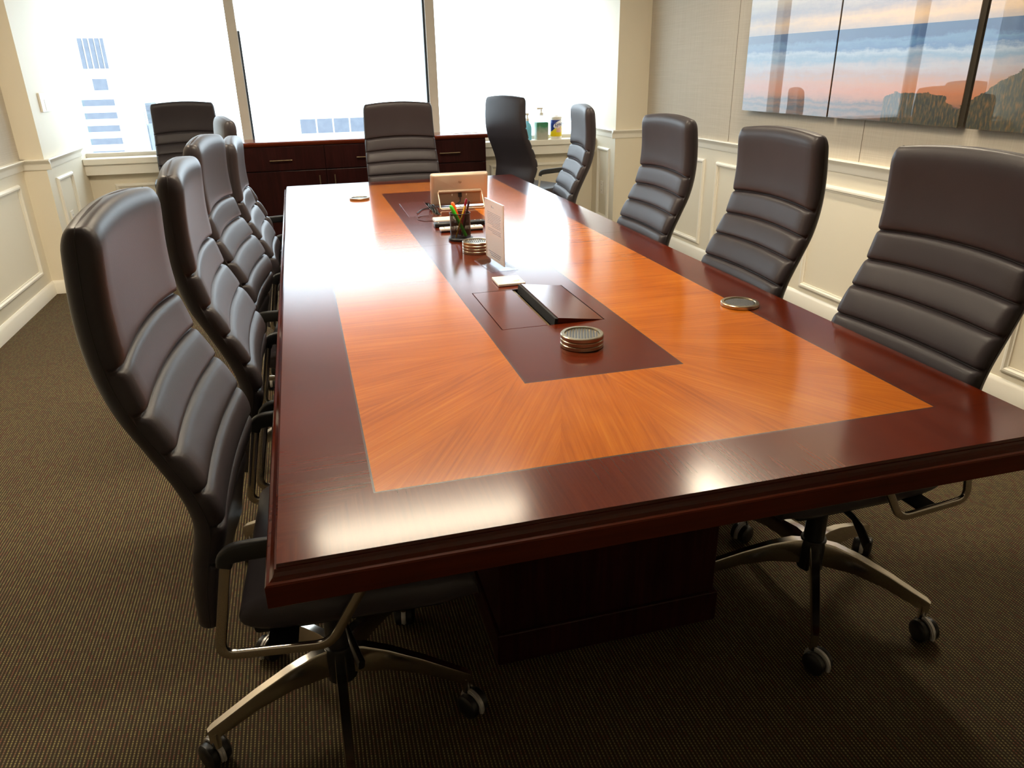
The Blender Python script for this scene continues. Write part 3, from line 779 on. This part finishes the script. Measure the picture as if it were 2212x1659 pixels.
for s in (-1, 1):
    bm = NB(); rnd = random.Random(3)
    for i, z in enumerate([.192,.186,.180,.174,.168,.162,.156,.150,.144,.132,.126,.120]):
        x = -.075+rnd.uniform(0,.01); xe = .075 if i not in (8,11) else .02
        while x < xe:
            w_ = rnd.uniform(.006,.02); box(bm, x,min(x+w_,xe),s*.0012-.0001,s*.0012+.0001,z-.0009,z+.0009); x += w_+.003
    for z in (.045,.038,.031):
        box(bm, -.07+(.045-z),.07-(.045-z)*2,s*.0012-.0001,s*.0012+.0001,z-.0012,z+.0012)
    box(bm, .0,.028,s*.0012-.0001,s*.0012+.0001,.212,.2135); box(bm, .024,.028,s*.0012-.0001,s*.0012+.0001,.212,.219)
    obj('printed_text', bm, M_ink, pg)
# white card with cable on the well
cd_ = thing('charging_pad', 'thin white rectangular pad at the far edge of the open cable well', 'charging pad', (.7545,1.437,H), -.02)
obj('pad', bx(-.048,.048,-.052,.052,.001,.010,bev=.002), M_white, cd_)
bm = NB(); cl = catmull([(.0,-.040,.0105),(.016,-.020,.0103),(.034,-.016,.0105),(.030,-.028,.0105),(.012,-.03,.0105)], 5)
sweep(bm, cl, circ(.0006,5)); obj('printed_swoosh', bm, mat('pale_ink', srgb(214,190,170), .6, noise=.02), cd_)
bm = NB(); sweep(bm, catmull([(.022,-.050,.005),(.026,-.075,.006),(.030,-.100,.002),(.006,-.115,-.02)], 6), circ(.0016,6)); obj('cable', bm, mat('tan_cable', srgb(160,130,100), .5, noise=.05), cd_)
# pen cup
cp = thing('pen_cup', 'cylindrical dark mesh pen cup with a black foot holding pens and highlighters', 'pen cup', (.742,2.185,H))
def meshmat():
    t = NT('dark_wire_mesh'); co = t.coord(); sep = t.n('ShaderNodeSeparateXYZ'); t.l(co, sep.inputs[0])
    th = t.math('ARCTAN2', sep.outputs[1], sep.outputs[0])
    a = t.math('LESS_THAN', t.math('FRACT', t.math('MULTIPLY', th, 22.0)), .42); b = t.math('LESS_THAN', t.math('FRACT', t.math('MULTIPLY', sep.outputs[2], 420.0)), .42)
    m = t.math('MAXIMUM', a, b)
    t.b.inputs['Base Color'].default_value = srgb(44,38,36); t.b.inputs['Metallic'].default_value = .6; t.b.inputs['Roughness'].default_value = .35
    t.l(m, t.b.inputs['Alpha']); return t.m
bm = NB(); lathe(bm, [(.0445,.008),(.0445,.115)], 40); 
for q in list(bm.faces):
    if len(q.verts) > 4: bm.faces.remove(q)
obj('mesh_wall', bm, meshmat(), cp, True)
bm = NB(); sweep(bm, [(.0448*math.cos(a),.0448*math.sin(a),.116) for a in [2*PI*k/40 for k in range(40)]], circ(.0018,6), loop=True); obj('rim', bm, M_black, cp, True)
bm = NB(); lathe(bm, [(0,0),(.053,0),(.054,.002),(.054,.009),(.050,.013),(0,.013)], 40); obj('foot', bm, M_black, cp, 'auto')
def pen(name, lab, cat, base, top, r, m, cap=None, capm=None, flat=False):
    a, b = Vector(base), Vector(top); d = (b-a).normalized()
    t = thing(name, lab, cat, (cp.location+a)[:])
    v = b-a
    bm = NB(); prof = [(y_*1.6, x_) for x_, y_ in circ(r,12)] if flat else circ(r,12)
    sweep(bm, [Vector((0,0,0)), v*.02, v*.72], prof, scale=[.4,1,1]); obj('barrel', bm, m, t, 'auto')
    bm = NB(); sweep(bm, [v*.70, v*.90, v*.97, v], prof, scale=[1.08,1.08,.9,.5]); obj('cap', bm, capm or m, t, 'auto')
M_hg = mat('green_highlighter', srgb(60,200,40), .35, noise=.03); M_ho = mat('orange_highlighter', srgb(255,104,20), .35, noise=.03)
pen('highlighter', 'green highlighter leaning left in the pen cup', 'highlighter', (.022,-.010,.016), (-.042,-.015,.152), .0075, M_hg, flat=True)
pen('highlighter', 'orange highlighter standing in the pen cup behind the green one', 'highlighter', (.020,.018,.016), (-.028,.018,.160), .0080, M_ho, flat=True)
pen('pencil', 'yellow pencil leaning right in the pen cup', 'pencil', (-.028,-.031,.016), (.018,-.030,.150), .0036, mat('yellow_paint', srgb(224,176,60), .4, noise=.03))
pen('pen', 'dark red pen standing at the right of the pen cup', 'pen', (.0,.022,.016), (.034,.012,.172), .0050, mat('dark_red_plastic', srgb(150,24,50), .3, noise=.03))
pen('pen', 'black pen with a white tip at the right edge of the pen cup', 'pen', (.004,-.004,.016), (.042,-.006,.166), .0045, M_black, None, mat('dark_plum_plastic', srgb(60,30,34), .3, noise=.03))
# remotes
def remote(name, lab, x0, x1, yc, w, h, m, z=0, rz=0, bm_mat=None, under=None):
    t = thing(name, lab, 'remote control', ((x0+x1)/2, yc, H+z), rz); L = (x1-x0)/2
    obj('body', bx(-L,L,-w/2,w/2,.0065 if under else .0005,h,bev=min(.0045,h*.25),seg=3), m, t, 'auto')
    if under: obj('bottom_shell', bx(-L+.002,L-.002,-w/2+.002,w/2-.002,.0005,.0075,bev=.002), under, t)
    rnd = random.Random(int(yc*100)); 
    for i in range(9):
        for j in (-1, 0, 1):
            if rnd.random() < .25: continue
            b_ = NB(); lathe(b_, [(.0035,h-.0008),(.0035,h+.0010),(.002,h+.0014)], 10, 0, Matrix.Translation((-L+.02+i*(2*L-.04)/8, j*w*.25, 0)))
            obj('button', b_, bm_mat if (i+j)%4 else M_trim, t, 'auto')
M_btn = mat('grey_button', srgb(110,108,106), .5, noise=.05)
remote('remote_control', 'slim white remote control nearest the pen cup', .684,.884,2.375,.042,.020,M_white,0,0,M_btn,M_black)
remote('remote_control', 'black remote control with small buttons lying behind the white one', .680,.925,2.500,.050,.020,M_black,0,.0,M_btn)
o = thing('white_box', 'flat white plastic case between the cable well and the black remote', 'box', (.765,2.625,H))
obj('case', bx(-.065,.065,-.045,.045,.0005,.016,bev=.003), M_white, o)
# tablet conference controller
tb = thing('desktop_tablet', 'beige backed touchscreen tablet on a wire loop stand, seen from behind', 'tablet', (.912,3.005,H), -.05)
M_gold = mat('champagne_plastic', srgb(206,184,162), .30, .35, noise=.02)
M_goldd = mat('champagne_recess', srgb(156,130,108), .4, .2, noise=.02)
tilt = Matrix.Translation((0,.050,.0035)) @ Matrix.Rotation(math.radians(16), 4, 'X')
bm = NB(); rings = []
for y, k in ((.014,.985),(.010,1.0),(.0,1.0),(-.008,.97),(-.014,.90)):
    rings.append([tilt @ Vector((a, y, .092+b)) for a, b in rrect(.310*k,.180*k,.012,4)])
loft(bm, rings); bmesh.ops.recalc_face_normals(bm, faces=bm.faces); obj('housing', bm, M_gold, tb, 'auto')
obj('screen', bx(-.145,.145,.0142,.0150,.014,.170,mat=tilt), M_black, tb)
obj('port_panel', bx(-.112,.112,-.0165,-.013,.018,.092,bev=.001,mat=tilt), M_goldd, tb)
bm = NB(); box(bm, -.010,.010,-.030,-.014,.058,.078,bev=.002,mat=tilt)
sweep(bm, catmull([tilt@Vector((0,-.026,.060)), tilt@Vector((-.006,-.040,.036)), tilt@Vector((-.05,-.05,.020)), Vector((-.12,-.02,.012)), Vector((-.20,-.03,.006)), Vector((-.235,-.10,.006)), Vector((-.25,-.14,.004))], 6), circ(.0028,8)); obj('power_cable', bm, M_black, tb, 'auto')
for x in (-.042,.036): obj('screw', bx(x-.002,x+.002,-.0175,-.016,.062,.074,mat=tilt), M_trim, tb)
lp = [(-.118,-.012,.088),(.118,-.012,.088),(.118,-.075,.006),(-.118,-.075,.006)]
lp = fillet([tilt@Vector(lp[0]), tilt@Vector(lp[1]), Vector((.118,-.075,.0045)), Vector((-.118,-.075,.0045))], .014, 6, loop=True)
bm = NB(); sweep(bm, lp, circ(.0035,8), loop=True, up=Vector((0,1,0))); obj('stand_loop', bm, M_gold, tb, True)
bm = NB(); sweep(bm, [tilt@Vector((-.115,-.016,.088)), tilt@Vector((.115,-.016,.088))], circ(.008,12), up=Vector((0,0,1))); obj('hinge_bar', bm, M_gold, tb, 'auto')
text('hp', .018, M_goldd, tilt@Vector((.0,-.0145,.138)), (PI/2+math.radians(16),0,0), tb, name='logo', shear=.25)
o = thing('stylus_tray', 'thin silver and black pen-like bar lying behind the tablet stand loop', 'stylus', (.93,2.975,H))
bm = NB(); sweep(bm, [(-.14,0,.0035),(.02,0,.0035)], circ(.0032,10), up=Vector((0,0,1))); obj('bar', bm, M_silver, o, 'auto')
bm = NB(); sweep(bm, [(.02,0,.0035),(.12,0,.0035)], circ(.0034,10), up=Vector((0,0,1))); obj('grip', bm, M_alu, o, 'auto')
bm = NB(); sweep(bm, catmull([(.745,2.815,H-.010),(.745,2.79,H+.006),(.66,2.79,H+.002),(.635,2.72,H+.002),(.66,2.66,H+.002),(.70,2.655,H+.002)], 8), circ(.0014,6))
tag(obj('thin_cable', bm, mat('dark_cable', srgb(60,40,36), .5, noise=.05), None, True), 'thin dark cable looping from the far cable well to the white case', 'cable')
bm = NB()
for dx in (0,.012,.026):
    sweep(bm, catmull([(.735+dx,2.86,H-.02),(.738+dx,2.88,H+.012),(.728+dx,2.93,H+.030),(.742+dx*.6,3.00,H+.022),(.765+dx*.4,3.04,H+.010)], 6), circ(.0030,7))
tag(obj('cable_bundle', bm, M_black, None, True), 'bundle of black cables rising from the far cable well beside the tablet', 'cable')

# ------------------------------------------------------------------ city outside
M_conc = mat('white_concrete_facade', srgb(225,225,222), .8, noise=.04, nscale=.5)
M_far = mat('far_facade', srgb(205,212,218), .8, noise=.05, nscale=.3)
def farglass(name, a, b):
    t = NT(name); n = t.n('ShaderNodeTexNoise', i_Scale=.8, i_Detail=5.0); t.l(t.coord(), n.inputs['Vector'])
    t.l(t.mix(n.outputs[0], a, b), t.b.inputs['Base Color']); t.b.inputs['Roughness'].default_value = .6; t.b.inputs['Specular IOR Level'].default_value = .1; return t.m
k_ = 1/SKY
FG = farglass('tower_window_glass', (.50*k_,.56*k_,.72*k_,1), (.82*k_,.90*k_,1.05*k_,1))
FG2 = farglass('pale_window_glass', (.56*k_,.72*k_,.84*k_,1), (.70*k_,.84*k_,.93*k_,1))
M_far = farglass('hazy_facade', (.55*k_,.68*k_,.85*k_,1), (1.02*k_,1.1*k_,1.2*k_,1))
tag(obj('city_ground', bx(-600,600,40,900,-62,-60), M_conc), 'pale ground of the city far below the windows', 'ground')['kind'] = 'structure'
Q = 150/190
def P(x): return .11+(x-.11)/Q          # same sight lines, pushed out to 190 m
def PZ(z): return 1.435+(z-1.435)/Q
Y0 = -.99+151/Q
tw = thing('tower', 'white office tower with horizontal window bands seen through the left window', 'building', (0,0,-60))
bm = NB(); box(bm, P(-46), P(-29.6), Y0, Y0+30, 0, PZ(8.2)+60); obj('facade', bm, M_conc, tw)
for i in range(9):
    zt = PZ(-2.3-2.12*i)+60; zb = PZ(-3.3-2.12*i)+60
    bm = NB(); box(bm, P(-34.6), P(-29.9-.0*i), Y0-.4, Y0, zb, zt); obj('window_band', bm, FG, tw)
    bm = NB(); box(bm, P(-37.6), P(-34.6), Y0-.4, Y0, zb, zt); box(bm, P(-43.5), P(-39.3), Y0-.4, Y0, zb, zt); obj('window_band', bm, FG2, tw)
for x, w_, mm in ((-33.6,.62,0),(-32.7,.62,0),(-31.8,.62,0),(-30.95,.62,0),(-30.1,.45,0),(-38.6,.4,1),(-37.6,.4,1),(-36.4,.4,1)):
    obj('window_strip', bx(P(x),P(x+w_),Y0-.4,Y0,PZ(2.6)+60,PZ(7.3)+60), (FG,FG2)[mm], tw)
obj('corner_window', bx(P(-32.6),P(-30.4),Y0-.4,Y0,PZ(-.8)+60,PZ(1.0)+60), FG, tw)
lo = thing('low_building', 'low building with a long row of bluish windows seen through the middle window', 'building', (0,0,-60))
bm = NB(); box(bm, P(-.6), P(20), Y0, Y0+20, 0, PZ(-6.0)+60); obj('facade', bm, M_conc, lo)
for i in range(7):
    obj('window', bx(P(.8+3.05*i), P(3.55+3.05*i), Y0-.3, Y0, PZ(-9.1)+60, PZ(-6.6)+60), FG, lo)
rnd = random.Random(11)
labs = ['behind the tower corner','just right of the tower','behind the left window chair','farther back in the haze','low by the tower foot','left of the window mullion']
for i in range(6):
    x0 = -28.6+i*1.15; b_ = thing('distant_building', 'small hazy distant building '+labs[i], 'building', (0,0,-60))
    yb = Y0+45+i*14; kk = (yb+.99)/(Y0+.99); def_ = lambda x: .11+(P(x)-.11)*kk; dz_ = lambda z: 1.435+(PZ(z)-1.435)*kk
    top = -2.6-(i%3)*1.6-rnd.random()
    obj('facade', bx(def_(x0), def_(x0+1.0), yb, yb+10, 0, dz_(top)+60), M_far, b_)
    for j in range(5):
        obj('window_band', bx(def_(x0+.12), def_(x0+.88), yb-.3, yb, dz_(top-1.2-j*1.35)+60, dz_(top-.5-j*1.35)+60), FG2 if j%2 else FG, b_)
